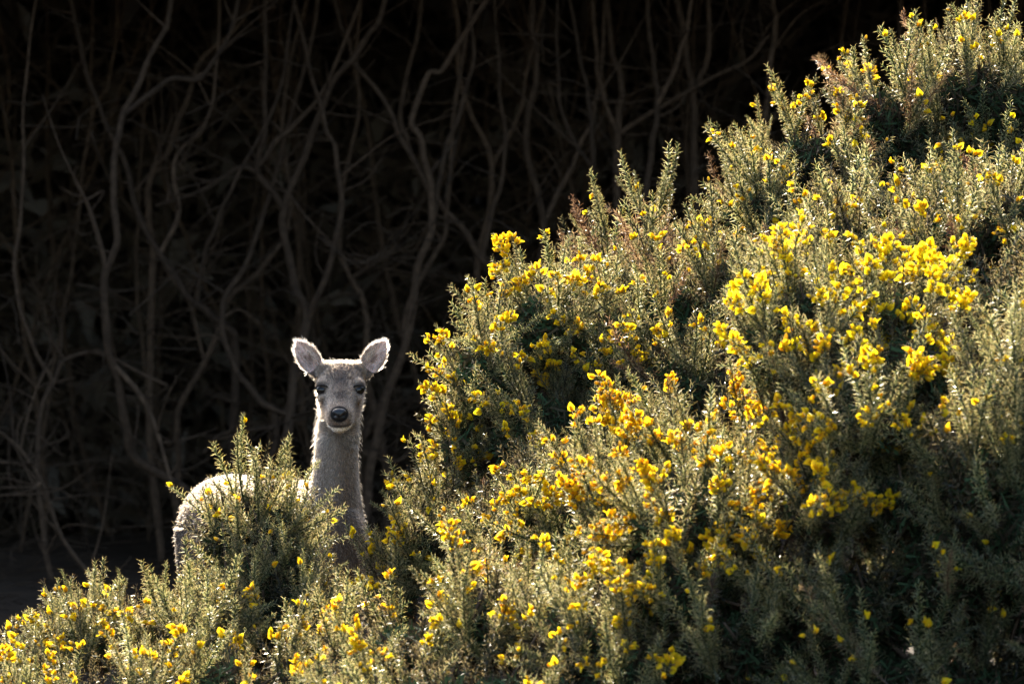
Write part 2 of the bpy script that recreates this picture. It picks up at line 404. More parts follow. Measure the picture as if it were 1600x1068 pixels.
SPRIGS=[]   # (mesh arrays, mesh, sites, length)
for L,ns,sl in ((.20,16,.042),(.17,14,.046),(.23,20,.038),(.15,12,.046),(.26,22,.038),(.18,14,.058),(.21,16,.034),(.24,18,.052)):
    g,s=make_sprig(L,ns,sl); SPRIGS.append((g.arrays(),g.mesh('gorse_sprig',M_GORSE,False),s,L))
DEAD=[]
for L,ns,sl in ((.22,14,.06),(.26,16,.05)):
    g,s=make_sprig(L,ns,sl,True); DEAD.append((g.arrays(),g.mesh('dead_gorse_sprig',M_GORSE,False),s,L))
FILL=[]     # sparser sprigs for the inside of a bush
for L,ns,sl in ((.22,12,.055),(.20,12,.06),(.24,14,.055)):
    g,s=make_sprig(L,ns,sl,sparse=1.5); FILL.append((g.arrays(),None,s,L))

def rot_to(d, spin):
    q=Vector((0,0,1)).rotation_difference(Vector(d).normalized())
    return (q @ Quaternion((0,0,1),spin)).to_matrix()

CAMP=np.array([0,-CAM_D,CAM_Z]); ALL=[]
def gorse_bush(label, lobes, n_front, flowers, dead=0., scale=1., up=.8, fl_scale=1., fill=70, group='flowering gorse bushes on the bank', spires=()):
    ell=[]
    for (px,py,rx,ry,y,dy) in lobes:
        s=FPX/(y+CAM_D); ell.append((P(px,py,y),np.array([rx/s,dy,ry/s])))
    ctr=np.mean([e[0] for e in ell],0)
    base=np.array([ctr[0],ctr[1]+.1,float(ground_z(ctr[0],ctr[1]+.1))])
    root=bpy.data.objects.new('gorse_bush',None); COL.objects.link(root); root.location=base; root.empty_display_size=.2
    tag(root,label,'gorse bush',group)
    area=np.array([e[1][0]*e[1][2]+e[1][0]*e[1][1]+e[1][1]*e[1][2] for e in ell]); area/=area.sum()
    def sample():
        while True:
            i=rng.choice(len(ell),p=area); c,r=ell[i]
            n=rng.normal(size=3); n/=np.linalg.norm(n)
            if n[2]<-.45: continue
            p=c+n*r; nn=n/r; nn/=np.linalg.norm(nn)
            if any(np.sum(((p-c2)/r2)**2)<.72 for k,(c2,r2) in enumerate(ell) if k!=i): continue
            return p,nn
    front=[];rest=[];cents=[]
    tries=0
    while len(front)<n_front and tries<n_front*6:
        tries+=1
        p,nn=sample(); tc=CAMP-p; tc/=np.linalg.norm(tc)
        s=FPX/(p[1]+CAM_D); px=800+p[0]*s; py=534-(p[2]-CAM_Z)*s
        vis=-90<px<1690 and -90<py<1150 and (nn@tc>-.25 or nn[2]>.55)
        if not vis: rest.append((p,nn)); continue
        if any(np.linalg.norm(p-c)<.10*scale*(1 if tries<n_front*3 else .5) for c in cents): continue
        cents.append(p)
        d0=nn*rng.uniform(.35,.75)+np.array([0,0,up*rng.uniform(.6,1.2)])+rng.normal(size=3)*.18; d0/=np.linalg.norm(d0)
        for _ in range(rng.integers(4,8)):                # a tuft: shoots fanning out from one twig
            j=rng.normal(size=3); front.append((p+j*.022,nn,d0+j*.26))
    rest=rest[:int(n_front*.5)]
    def place(p,nn,L,d0=None):
        d=nn*rng.uniform(.35,.75)+np.array([0,0,up*rng.uniform(.6,1.2)])+rng.normal(size=3)*.22
        if d0 is not None: d=d0+rng.normal(size=3)*.08
        d/=np.linalg.norm(d)
        if d[2]<.05: d[2]=.05
        return p-d*L*rng.uniform(.35,.75), d
    sprigs=[]
    for p,nn,d0 in front:
        isd=rng.random()<dead
        arr,me,sites,L=(DEAD if isd else SPRIGS)[rng.integers(2 if isd else len(SPRIGS))]
        sc=scale*rng.uniform(.65,1.2)
        b,d=place(p,nn,L*sc,d0)
        m=Matrix.Translation(Vector(b-base))@rot_to(d,rng.uniform(0,6.28)).to_4x4()@Matrix.Scale(sc,4)
        sp=obj('dead_sprig' if isd else 'sprig',me,root,m)
        sprigs.append((None if isd else sp,sites,sc,b+d*L*sc*.7,m.to_3x3().normalized(),m.copy()))
    for tx,ty,bx,by in spires:      # the tall shoots that stand out of the outline
        y0=ell[int(np.argmin([abs(800+e[0][0]*FPX/(e[0][1]+CAM_D)-bx)+abs(534-(e[0][2]-CAM_Z)*FPX/(e[0][1]+CAM_D)-by) for e in ell]))][0][1]
        t_,b_=P(tx,ty,y0+R3(-.06,.06)),P(bx,by,y0); v=t_-b_
        isd=rng.random()<dead*.5; arr,me,sites,L=DEAD[1] if isd else SPRIGS[(2,4,6)[rng.integers(3)]]
        sc=np.linalg.norm(v)/L; m=Matrix.Translation(Vector(b_-base))@rot_to(v,rng.uniform(0,6.28)).to_4x4()@Matrix.Scale(float(sc),4)
        sprigs.append((None if isd else obj('sprig',me,root,m),sites,sc,b_+v*.7,m.to_3x3().normalized(),m.copy()))
        if isd: obj('dead_sprig',me,root,m)
        for k in range(3):            # side shoots at its foot
            arr,me,sites,L=SPRIGS[rng.integers(len(SPRIGS))]; d=v/np.linalg.norm(v)+rng.normal(size=3)*.35; s2=float(sc*rng.uniform(.45,.7))
            m=Matrix.Translation(Vector(b_+v*rng.uniform(-.1,.25)-base))@rot_to(d,rng.uniform(0,6.28)).to_4x4()@Matrix.Scale(s2,4)
            sprigs.append((obj('sprig',me,root,m),sites,s2,b_+v*.3,m.to_3x3().normalized(),m.copy()))
    ALL.append((sprigs,flowers,fl_scale,base,label))
    # inner foliage nobody could count, and the far side
    VV=[];TT=[];CC=[];nv=0
    inner=[]
    for _ in range(fill):
        i=rng.choice(len(ell),p=area); c,r=ell[i]; n=rng.normal(size=3); n/=np.linalg.norm(n)
        k=rng.uniform(.25,.85); inner.append((c+n*r*k,n))
    for p,nn in rest+inner:
        arr,_,_,L=FILL[rng.integers(len(FILL))]; sc=scale*rng.uniform(.8,1.3)
        b,d=place(p,nn,L*sc); Rm=np.array(rot_to(d,rng.uniform(0,6.28)))*sc
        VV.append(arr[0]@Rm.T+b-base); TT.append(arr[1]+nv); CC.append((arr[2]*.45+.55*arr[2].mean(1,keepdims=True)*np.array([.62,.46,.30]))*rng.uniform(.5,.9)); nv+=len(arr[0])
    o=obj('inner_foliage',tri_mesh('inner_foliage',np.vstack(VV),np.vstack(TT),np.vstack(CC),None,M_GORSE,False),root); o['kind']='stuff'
    # dead growth packed as an opaque shade core; green mixed in to tint shadows
    cc=[]
    for c,r in ell:
        k=int(np.clip(150000*4.19*r.prod(),800,7000)); n=rng.normal(size=(k,3)); n/=np.linalg.norm(n,axis=1)[:,None]
        cc.append(c+n*r*(rng.random((k,1))**.4)*.76-np.array([0,0,.04]))
    cc=np.vstack(cc)-base; n=len(cc); d=rng.normal(size=(n,3))+np.array([0,0,.4]); d/=np.linalg.norm(d,axis=1)[:,None]
    e=np.cross(d,rng.normal(size=(n,3))); e/=np.linalg.norm(e,axis=1)[:,None]; q=.022*rng.uniform(.6,1.6,(n,1))
    v=np.stack([cc-d*q-e*q*.15,cc-d*q+e*q*.15,cc+d*q],1).reshape(-1,3)
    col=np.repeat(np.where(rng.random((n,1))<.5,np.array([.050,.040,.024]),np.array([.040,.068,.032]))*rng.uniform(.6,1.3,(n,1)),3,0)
    o=obj('shade_core',tri_mesh('shade_core',v,np.arange(n*3).reshape(n,3),col,None,M_SHADE_CORE,False),root); o['kind']='stuff'
    # woody stems from the ground into every lobe
    for c,r in ell:
        for k in range(3):
            n=rng.normal(size=3); n/=np.linalg.norm(n); n[2]=abs(n[2])
            e=c+n*r*.75; foot=np.array([rng.normal()*.05,rng.normal()*.05,-.03])
            fz=float(ground_z(base[0]+foot[0],base[1]+foot[1]))-base[2]-.04; foot[2]=fz
            mid=foot+(e-base-foot)*.5+rng.normal(size=3)*.05-np.array([0,0,.04])
            g=Geo(); tube(g,catmull([foot,mid,e-base],5),.013,.003,(1,1,1),5,.12); obj('woody_stem',g.mesh('woody_stem',M_WOOD),root)
    return root

BUSHES=[
 dict(label='small gorse clump growing up in front of the deer\'s flank', n_front=230, flowers=38, fill=60, scale=.85, up=1.0,
      spires=[(402, 714, 405, 825), (330, 758, 352, 860), (300, 782, 348, 865), (492, 760, 462, 850), (458, 742, 450, 840), (368, 750, 375, 850), (430, 745, 425, 840), (365, 733, 372, 830), (345, 745, 358, 840), (415, 730, 416, 820), (480, 750, 465, 840), (310, 768, 345, 850), (385, 738, 395, 820), (445, 738, 440, 830)],
      lobes=[(400,795,55,62,-.75,.18),(452,825,36,55,-.7,.18),(350,818,32,58,-.75,.18),(412,880,78,60,-.85,.2),(430,960,100,80,-.95,.25),(320,985,60,60,-1.2,.2)]),
 dict(label='low gorse bush at the foot of the bank beside bare soil', n_front=110, flowers=55, fill=50, scale=.75, up=.75,
      spires=[(262, 876, 257, 965), (155, 886, 150, 965), (192, 890, 185, 965), (12, 968, 75, 1010), (75, 912, 105, 975), (105, 888, 120, 965), (20, 1000, 80, 1035)],
      lobes=[(130,985,75,42,-1.0,.2),(235,980,50,42,-1.0,.2),(55,1032,45,35,-1.05,.18)]),
 dict(label='low spreading gorse with pale tips below the deer clump', n_front=150, flowers=170, fill=60, scale=.85,
      lobes=[(70,1110,110,60,-1.7,.3),(220,1085,100,60,-1.7,.3),(350,1055,80,55,-1.7,.3),(465,1050,70,55,-1.75,.3),(300,1150,260,70,-2.1,.3)]),
 dict(label='dark green gorse bush close beside the deer\'s neck', n_front=110, flowers=80, fill=60, scale=.85,
      spires=[(608, 738, 625, 840), (538, 815, 585, 895), (650, 735, 670, 830), (585, 835, 600, 900)],
      lobes=[(655,850,55,65,-.35,.2),(612,915,45,45,-.4,.2),(700,800,55,60,-.3,.2)]),
 dict(label='dense rounded gorse bush edged with yellow flowers, beside the deer\'s head', n_front=210, flowers=330, fill=110, scale=.85, up=.7,
      spires=[(725, 452, 775, 545), (758, 408, 815, 480), (882, 370, 888, 465), (662, 525, 722, 590), (655, 595, 712, 645), (652, 650, 702, 695), (800, 405, 840, 490), (915, 372, 905, 460)],
      lobes=[(760,575,60,90,-.1,.3),(850,510,70,95,0,.3),(955,560,85,120,.0,.35),(720,680,35,75,-.2,.25),(850,670,110,95,-.3,.3)]),
 dict(label='gorse with browned dead sprigs standing above the rounded bush', n_front=90, flowers=4, fill=40, scale=1.05, up=1.2, dead=.5,
      spires=[(925, 264, 952, 385), (968, 236, 1005, 345), (1072, 230, 1022, 350), (1015, 285, 1020, 370), (862, 325, 935, 395), (850, 380, 920, 430), (1000, 330, 1010, 420), (1050, 300, 1030, 380)],
      lobes=[(950,450,50,55,.5,.2),(1025,440,45,65,.5,.2)]),
 dict(label='tall gorse bush on top of the bank with few flowers', n_front=260, flowers=125, fill=140, scale=.95, dead=.07,
      spires=[(1482, 8, 1475, 110), (1420, 33, 1440, 125), (1345, 58, 1368, 160), (1198, 100, 1240, 205), (1118, 175, 1170, 262), (1262, 120, 1285, 215), (1565, 25, 1550, 115), (1170, 155, 1200, 240), (1595, 40, 1590, 130), (1510, 30, 1505, 120), (1385, 75, 1400, 160), (1115, 222, 1150, 320), (1300, 115, 1320, 200)],
      lobes=[(1190,330,65,90,.5,.3),(1270,260,100,90,.6,.35),(1400,195,95,100,.7,.35),(1530,150,110,90,.7,.35),(1360,310,140,70,.4,.35),(1560,280,90,80,.5,.3),(1690,290,110,150,.4,.4)]),
 dict(label='shaded green gorse filling the dip below the tall bush', n_front=130, flowers=55, fill=70, scale=.9, dead=.12,
      lobes=[(1050,500,85,80,.1,.3),(1150,440,70,80,.1,.3),(1060,590,90,70,-.3,.3)]),
 dict(label='gorse with long pale upright shoots below the tall bush', n_front=150, flowers=95, fill=70, scale=1.0, dead=.08, up=1.2,
      spires=[(1262, 272, 1300, 400), (1325, 270, 1328, 385), (1410, 243, 1405, 350), (1525, 235, 1525, 350), (1582, 240, 1575, 340), (1455, 290, 1470, 380), (1360, 300, 1365, 400)],
      lobes=[(1330,370,85,55,-1.1,.3),(1480,370,95,70,-1.2,.3),(1580,330,60,70,-1.2,.3),(1690,480,90,150,-1.0,.4)]),
 dict(label='gorse bush covered in large yellow flower spikes', n_front=230, flowers=620, fill=80, scale=1.0, up=.9, fl_scale=1.1,
      spires=[(1203, 355, 1262, 500), (1290, 408, 1302, 560), (1487, 393, 1440, 520), (1150, 400, 1200, 490), (1240, 370, 1270, 480), (1138, 490, 1190, 570), (1350, 385, 1350, 500), (1495, 500, 1440, 580)],
      lobes=[(1255,470,75,60,-1.8,.25),(1400,475,80,60,-1.8,.25),(1280,560,100,70,-2.1,.25),(1425,560,75,80,-2.15,.25),(1195,520,45,75,-1.9,.25),(1350,640,100,60,-2.4,.3),(1340,710,100,60,-2.3,.25)]),
 dict(label='dark gorse at the edge of the bank with tall pale spires', n_front=120, flowers=30, fill=80, scale=1.1, up=1.3,
      spires=[(1545, 448, 1553, 590), (1568, 545, 1582, 690), (1515, 480, 1530, 600), (1450, 620, 1540, 690), (1590, 440, 1590, 560)],
      lobes=[(1580, 480, 55, 100, -1.9, 0.3), (1600, 640, 90, 120, -2.5, 0.3), (1520, 710, 60, 80, -2.6, 0.3), (1660, 560, 80, 200, -2.0, 0.3), (1730, 760, 100, 190, -2.2, .4)]),
 dict(label='broad sunlit gorse bush thick with yellow flowers', n_front=300, flowers=760, fill=110, scale=.95, fl_scale=1.05,
      spires=[(1000, 562, 1022, 665), (880, 668, 922, 735), (950, 590, 965, 680), (1045, 590, 1060, 680), (1195, 580, 1200, 670)],
      lobes=[(960,730,80,60,-1.5,.35),(1080,690,100,70,-1.5,.35),(1200,690,90,70,-1.6,.35),(1100,800,150,80,-2.25,.35),(1280,770,80,75,-2.35,.35),(990,820,80,60,-1.9,.3),(1060,900,120,75,-2.35,.3)]),
 dict(label='pale dry-looking gorse between the dark bush and the flowery bush', n_front=130, flowers=100, fill=70, scale=.9, dead=.08,
      spires=[(818, 690, 836, 785), (745, 760, 765, 840), (870, 720, 880, 800), (700, 800, 735, 860)],
      lobes=[(760,830,60,55,-.9,.3),(835,785,50,65,-1.0,.3),(900,830,70,75,-1.2,.3)]),
 dict(label='gorse bush at the foot of the slope with scattered flowers', n_front=220, flowers=230, fill=90, scale=.95,
      lobes=[(640,1000,100,60,-1.9,.35),(760,960,85,75,-2.0,.35),(900,980,100,80,-2.3,.35),(560,1030,70,50,-1.9,.3),(980,1030,90,70,-2.5,.3),(760,1080,280,60,-2.6,.3)]),
 dict(label='deeply shaded gorse thicket at the foot of the bank', n_front=260, flowers=60, fill=140, scale=1.05, up=.6, dead=.06,
      lobes=[(1230,915,75,75,-2.45,.25),(1150,1000,140,90,-2.5,.3),(1330,950,110,110,-2.5,.3),(1480,880,100,130,-2.55,.3),(1430,770,110,70,-2.45,.25),(1575,820,70,140,-2.6,.3),(1400,1060,180,80,-2.65,.3),(1650,960,90,180,-2.6,.35),(1520,1080,140,90,-2.65,.3)]),
]
for b in BUSHES: gorse_bush(**b)

def bloom():
    """flowers in clusters on the outer sprigs (those nothing stands close in front of): some sprigs are rich, others bare"""
    near={}
    def cell(p):
        s=FPX/(p[1]+CAM_D); return int((800+p[0]*s)//30), int((534-(p[2]-CAM_Z)*s)//30)
    for sprigs,*_ in ALL:
        for sp in sprigs:
            c=cell(sp[3]); near[c]=min(near.get(c,99),sp[3][1])
    for sprigs,flowers,fl_scale,base,label in ALL:
        out=[]
        for sp in sprigs:
            if sp[0] is None: continue
            c=cell(sp[3]); m=near[c]
            if sp[3][1]<m+.14: out.append(sp)
        if not out: continue
        cap=14; count=0; extra=[]; wgt=rng.gamma(1.3,1,len(out)); wgt/=wgt.sum()
        out.sort(key=lambda q:q[3][1]); wgt=np.asarray(wgt)
        for (sp,sites,sc,p,rot,sm),k in zip(out,rng.multinomial(int(flowers*1.5),wgt)):
            k=min(int(k),cap)
            if not k: continue
            zs=np.array([q[0][2] for q in sites]); z0=rng.uniform(.55,.95)*zs.max()
            face=np.array([-(rot@Vector(q[1]).normalized()).y for q in sites])
            pick=np.argsort(np.abs(zs-z0)+rng.uniform(0,.03,len(zs))+.08*(face<.15))
            used=[]
            for q in pick:
                if len(used)>=k: break
                sp_p,sp_d=sites[q]
                if any(np.linalg.norm(sp_p-u)<.009 for u in used): continue
                used.append(sp_p)
                kind=int(rng.choice(4,p=[.42,.30,.14,.14])); fs=1.04*fl_scale*rng.uniform(.8,1.2)/sc
                m=Matrix.Translation(Vector(sp_p))@rot_to(sp_d,rng.uniform(0,6.28)).to_4x4()@Matrix.Scale(fs,4)
                count+=1
                if count<=290: obj('flower',FLOWERS[kind],sp,m)
                else: extra.append((kind,np.array(sm@m)))
        if extra:                       # blossom beyond what one would pick out singly
            VV=[];TT=[];CC=[];nv=0
            for kind,M in extra:
                v,t,c,_=FLOWER_ARR[kind]; VV.append(v@M[:3,:3].T+M[:3,3]); TT.append(t+nv); CC.append(c); nv+=len(v)
            o=obj('blossom',tri_mesh('blossom',np.vstack(VV),np.vstack(TT),np.vstack(CC),None,M_FLOWER),out[0][0].parent); o['kind']='stuff'
bloom()

# ------------------------------------------------------------------ the deer
HX=-.462; H0=np.array([HX,.10,1.049]); PITCH=math.radians(19)
FW=np.array([0,-math.cos(PITCH),-math.sin(PITCH)]); UPV=np.array([0,-math.sin(PITCH),math.cos(PITCH)]); LT=np.array([1.,0,0])
def hp(x,a,u): return H0+LT*x+FW*a+UPV*u
AX0=np.array([-.492,.07]); AXD=np.array([-.325,.73]); AXD/=np.linalg.norm(AXD); AXN=np.array([AXD[1],-AXD[0]])
EARS=[]
def loft(g, rings):
    "rings: lists of equal length of points, capped at both ends"
    n=len(rings[0]); V=[p for r in rings for p in r]; F=[]
    for i in range(len(rings)-1):
        for j in range(n): F.append((i*n+j,i*n+(j+1)%n,(i+1)*n+(j+1)%n,(i+1)*n+j))
    V.append(np.mean(rings[0],0)); V.append(np.mean(rings[-1],0)); a=len(V)-2
    for j in range(n):
        F.append((a,(j+1)%n,j)); F.append((a+1,(len(rings)-1)*n+j,(len(rings)-1)*n+(j+1)%n))
    g.add(V,F,(1,1,1))
def ring(c, ex, ey, rx, ry, n=28, p=2.0, egg=0.):
    out=[]
    for j in range(n):
        a=2*math.pi*j/n; ca,sa=math.cos(a),math.sin(a)
        x=np.sign(ca)*abs(ca)**(2/p)*rx*(1+egg*sa); y=np.sign(sa)*abs(sa)**(2/p)*ry
        out.append(np.asarray(c)+ex*x+ey*y)
    return out
def interp_rings(tab, k=5):
    tab=np.array(tab,float); return catmull(tab,k)
def blob(g,c,r,axes=None,n=12,s=16):
    A=np.eye(3) if axes is None else np.array(axes)
    rings=[]
    for i in range(1,n):
        th=math.pi*i/n
        rings.append([np.asarray(c)+A[0]*r[0]*math.sin(th)*math.cos(2*math.pi*j/s)+A[1]*r[1]*math.sin(th)*math.sin(2*math.pi*j/s)-A[2]*r[2]*math.cos(th) for j in range(s)])
    loft(g,rings)

def deer_body():
    g=Geo(); Z=np.array([0,0,1.]); ND=np.array([AXN[0],AXN[1],0])
    # torso:  t, centre height, half width, half height
    rs=[]
    for t,z,hw,hh in interp_rings([(-.13,.60,.03,.05),(-.10,.605,.065,.10),(-.03,.605,.092,.150),(.06,.60,.115,.178),(.2,.595,.145,.188),(.4,.59,.155,.190),(.58,.61,.152,.176),(.72,.63,.145,.160),(.83,.632,.12,.135),(.91,.625,.075,.09),(.94,.62,.03,.04)],4):
        c=np.array([AX0[0]+AXD[0]*t,AX0[1]+AXD[1]*t,z]); rs.append(ring(c,ND,Z,hw,hh,32,2.2,-.06))
    loft(g,rs)
    # neck
    rs=[]; X=np.array([1.,0,0])
    for x,y,z,hw,hd,tilt in interp_rings([(-.480,.16,.60,.095,.12,.5),(-.482,.10,.68,.080,.118,.35),(-.479,.07,.77,.064,.088,.15),(-.474,.055,.87,.0555,.068,.05),(-.468,.06,.95,.0515,.060,0),(-.463,.075,1.01,.054,.056,-.1),(-.462,.085,1.05,.04,.04,-.2)],4):
        yv=np.array([0,math.cos(tilt),math.sin(tilt)]); rs.append(ring((x,y,z),X,yv,hw,hd,28,2.1))
    loft(g,rs)
    # head: a, centre u, half width, half height, squareness, egg (wider on top)
    rs=[]
    for a,u,hw,hh,p,e in interp_rings([(-.035,.0,.025,.03,2,0),(-.02,.0,.042,.048,2,0),(.01,.0,.056,.062,2.1,0),(.05,.0,.0625,.066,2.3,.05),(.085,-.005,.0615,.062,2.4,.08),(.115,-.012,.0555,.058,2.3,.08),(.14,-.015,.0475,.0545,2.2,.04),(.17,-.015,.041,.048,2.2,.0),(.20,-.018,.0375,.042,2.3,-.02),(.225,-.018,.035,.038,2.3,-.03),(.245,-.016,.029,.033,2.2,0),(.257,-.014,.018,.022,2,0)],4):
        rs.append(ring(hp(0,a,u),LT,UPV,hw,hh,32,p,e))
    loft(g,rs)
    ax=[LT,FW,UPV]
    for s in (-1,1):
        blob(g,hp(s*.046,.100,.026),(.020,.030,.022),ax)      # brow and eye socket
        blob(g,hp(s*.050,.128,.004),(.012,.030,.012),ax)      # cheekbone
        blob(g,hp(s*.030,.055,-.038),(.026,.045,.032),ax)     # jaw
        blob(g,hp(s*.019,.218,-.030),(.016,.026,.017),ax)     # lip
        blob(g,hp(s*.040,.022,.042),(.026,.030,.026),ax)       # ear root
    blob(g,hp(0,.213,-.050),(.023,.030,.013),ax); blob(g,hp(0,.234,-.043),(.023,.020,.012),ax)              # chin
    blob(g,hp(0,.028,.053),(.052,.034,.016),ax)               # crown
    # ears: open cups turned to the camera
    for s in (-1,1):
        b=hp(s*.056,.022,.030); tip=np.array([HX+(-.1185 if s<0 else .1165),b[1]+.012,1.160])
        axis=tip-b; L=np.linalg.norm(axis); axis/=L
        nrm=np.array([s*.18,-1,.10]); nrm-=axis*np.dot(nrm,axis); nrm/=np.linalg.norm(nrm); side=np.cross(axis,nrm)
        EARS.append((b,axis,nrm,side,L))
        outer=[];n=14
        rings=[]
        for i in range(13):
            t=i/12; w=.0305*(.60+.40*smooth(0,.42,t)) if t<.48 else .0305*math.sqrt(max(0,1-((t-.48)/.53)**2))
            w=max(w,.005)
            depth=.030*(1-t)**.8+.004; th=.0036
            mid=b+axis*L*t
            fr=[];bk=[]
            for j in range(n+1):
                u=-1+2*j/n; h=depth*(1-u*u)
                cpt=mid+side*w*u-nrm*h+axis*(.010*(1-u*u)*(t**3))
                fr.append(cpt+nrm*th); bk.append(cpt-nrm*th)
            rings.append(fr+bk[::-1])
        loft(g,rings)
    # legs: upper, joints, hoof
    def leg(pts):
        q=interp_rings(pts,4); rs=[ring(r[:3],np.array([1.,0,0]),np.array([0,1.,0]),r[3],r[4],14) for r in q]; loft(g,rs)
    def W(t,sd,z): return (AX0[0]+AXD[0]*t+AXN[0]*sd, AX0[1]+AXD[1]*t+AXN[1]*sd, z)
    for sd in (-.075,.075):
        leg([(*W(.04,sd,.62),.05,.07),(*W(.02,sd,.50),.042,.055),(*W(.04,sd,.40),.030,.036),(*W(.03,sd*.95,.30),.024,.026),(*W(.035,sd*.95,.22),.017,.018),(*W(.04,sd*.95,.12),.015,.016),(*W(.035,sd*.95,.07),.020,.022),(*W(.02,sd*.95,.0),.022,.026)])
        leg([(*W(.76,sd,.64),.075,.11),(*W(.72,sd*1.2,.52),.065,.10),(*W(.70,sd*1.15,.42),.045,.06),(*W(.80,sd,.33),.026,.034),(*W(.83,sd,.29),.022,.028),(*W(.80,sd,.17),.016,.018),(*W(.79,sd,.07),.020,.022),(*W(.77,sd,.0),.022,.027)])
    # short tail
    tq=[np.array(W(.92,0,.69)),np.array(W(.97,0,.64)),np.array(W(.975,0,.55))]
    tube(g,catmull(tq,4),.028,.014,(1,1,1),10)
    v,t,c,_=g.arrays()
    me=tri_mesh('raw',v,t,None,None,[]); o=obj('raw',me)
    m=o.modifiers.new('r','REMESH'); m.mode='VOXEL'; m.voxel_size=.0034
    m=o.modifiers.new('s','SMOOTH'); m.factor=.5; m.iterations=5
    dg=bpy.context.evaluated_depsgraph_get(); ev=o.evaluated_get(dg)
    out=bpy.data.meshes.new_from_object(ev); bpy.data.objects.remove(o)
    return out

EYES=[(s,hp(s*.0535,.119,.0225)) for s in (-1,1)]
NOSE=hp(0,.250,-.001)
def deer_coat(p, n):
    "base colour, hair length, lift and flow for points on the coat (arrays)"
    N=len(p); q=p-H0; x=q[:,0]; a=q@FW; u=q@UPV
    t=(p[:,0]-AX0[0])*AXD[0]+(p[:,1]-AX0[1])*AXD[1]
    col=np.tile(np.array([.20,.145,.105]),(N,1)); ln=np.where((p[:,2]<.84)&(p[:,1]>.16),.0075,.009); lift=np.where((p[:,2]<.84)&(p[:,1]>.16),.14,.28); flow=np.tile(np.array([AXD[0]*.8,AXD[1]*.8,-.5]),(N,1))
    def mix(c,k): 
        nonlocal col; k=np.clip(k,0,1)[:,None]; col=col*(1-k)+np.array(c)*k
    neck=smooth(.60,.80,p[:,2])*(t<.16)
    flow=flow*(1-neck[:,None])+np.array([0,-.15,-1.])*neck[:,None]
    mix((.29,.225,.175),neck)
    mix((.42,.35,.29),neck*np.exp(-((x+.022)/.022)**2)*.8)
    mix((.16,.115,.085),neck*(1-smooth(.66,.78,p[:,2]))*.9)
    mix((.26,.205,.16),((t>.0)&(p[:,2]>.70)).astype(float)*.5)                  # greyer along the back
    mix((.07,.05,.04),np.exp(-(((p[:,0]-AX0[0])*AXN[0]+(p[:,1]-AX0[1])*AXN[1])/.03)**2)*(t>.05)*(p[:,2]>.74)*.8)  # dorsal stripe
    head=smooth(.02,.06,a+rng.normal(0,.006,N))*np.where(a>.10,1,smooth(-.075,-.045,u+rng.normal(0,.005,N)))*smooth(.895,.93,p[:,2]+rng.normal(0,.006,N))
    ln=ln*(1-head)+.009*head
    fl=-FW+UPV*.15; hk=head[:,None]; flow=flow*(1-hk)+(fl+np.stack([np.clip(x/.04,-1,1)*.35,0*x,0*x],1))*hk
    mix((.28,.215,.168),head)
    mix((.085,.062,.050),head*smooth(.015,.045,u)*np.exp(-(x/.040)**2)*.92)         # dark forehead
    mix((.10,.073,.058),head*np.exp(-((a-.165)/.05)**2)*np.exp(-(x/.017)**2)*.7)  # bridge of the nose
    for s,e in EYES:
        d=np.linalg.norm(p-e,axis=1)
        mix((.62,.46,.34),np.exp(-((d-.030)/.008)**2)*.75)
        mix((.03,.024,.02),np.exp(-(d/.0175)**4))
        ln=np.where(d<.020,.0,ln); ln=np.where((d>=.020)&(d<.034),.005,ln)
    mix((.62,.50,.41),head*np.exp(-((np.abs(x)-.030)/.012)**2)*np.exp(-((a-.20)/.035)**2)*(u>-.04)*.7)
    mz=np.linalg.norm((p-NOSE)/np.array([.0265,.03,.0240]),axis=1)
    mix((.022,.021,.023),(1-smooth(.86,.96,mz)))
    chin=head*(a>.175)*smooth(-.040,-.047,u) if False else head*smooth(.17,.195,a)*(1-smooth(-.041,-.035,u))
    mix((2.1,2.0,1.8),chin);  # white chin, pushed brighter to stand in for light bounced from below
    mix((.28,.20,.10),chin*np.exp(-((x)/.009)**2)*(1-smooth(-.060,-.054,u)))
    mix((.03,.025,.025),head*(a>.185)*np.exp(-((u+.0335)/.0028)**2)*(np.abs(x)<.030))  # mouth
    ln=np.where((head>0)&(a>.175),.0045,ln); ln=np.where(mz<.92,0.,ln)
    throat=((a>.0)&(a<.16)&(u<-.05)&(p[:,2]>.88)).astype(float)
    ln=np.where(throat>0,.014,ln); mix((.42,.38,.34),throat*.45)
    for (b,ax_,nr,sd,L),sg in zip(EARS,(-1,1)):
        r=p-b; tt=r@ax_/L; w_=r@sd; dn=r@nr
        on=((tt>.22)&(tt<1.15)&(np.abs(w_)<.045)&(np.abs(dn)<.04)&(np.abs(x)>.045)&(u>.03)).astype(float)
        inner=on*((n@nr)>.25)
        flow=np.where(on[:,None]>0,ax_+sd*np.sign(w_)[:,None]*.5,flow)
        mix((.20,.165,.145),on); mix((1.75,1.33,1.22),inner*.9)
        mix((.22,.12,.105),inner*np.exp(-((w_/.010)**2+((tt-.50)/.16)**2))*.9)
        mix((.09,.07,.06),inner*smooth(.018,.030,np.abs(w_))*.75)
        mix((2.1,1.95,1.8),inner*np.exp(-(((w_*-sg-.012)/.008)**2+((tt-.55)/.22)**2))*.6)
        ln=np.where(on>0,.007,ln); ln=np.where(inner>0,.010,ln); lift=np.where(on>0,.30,lift)
        ln=np.where((on>0)&(inner<=0),.0035,ln)
    hoof=p[:,2]<.055; mix((.03,.025,.022),hoof.astype(float)); ln=np.where(hoof,0,ln)
    ln=np.where((p[:,2]<.35)&~hoof,.006,ln)
    return col,ln,lift,flow

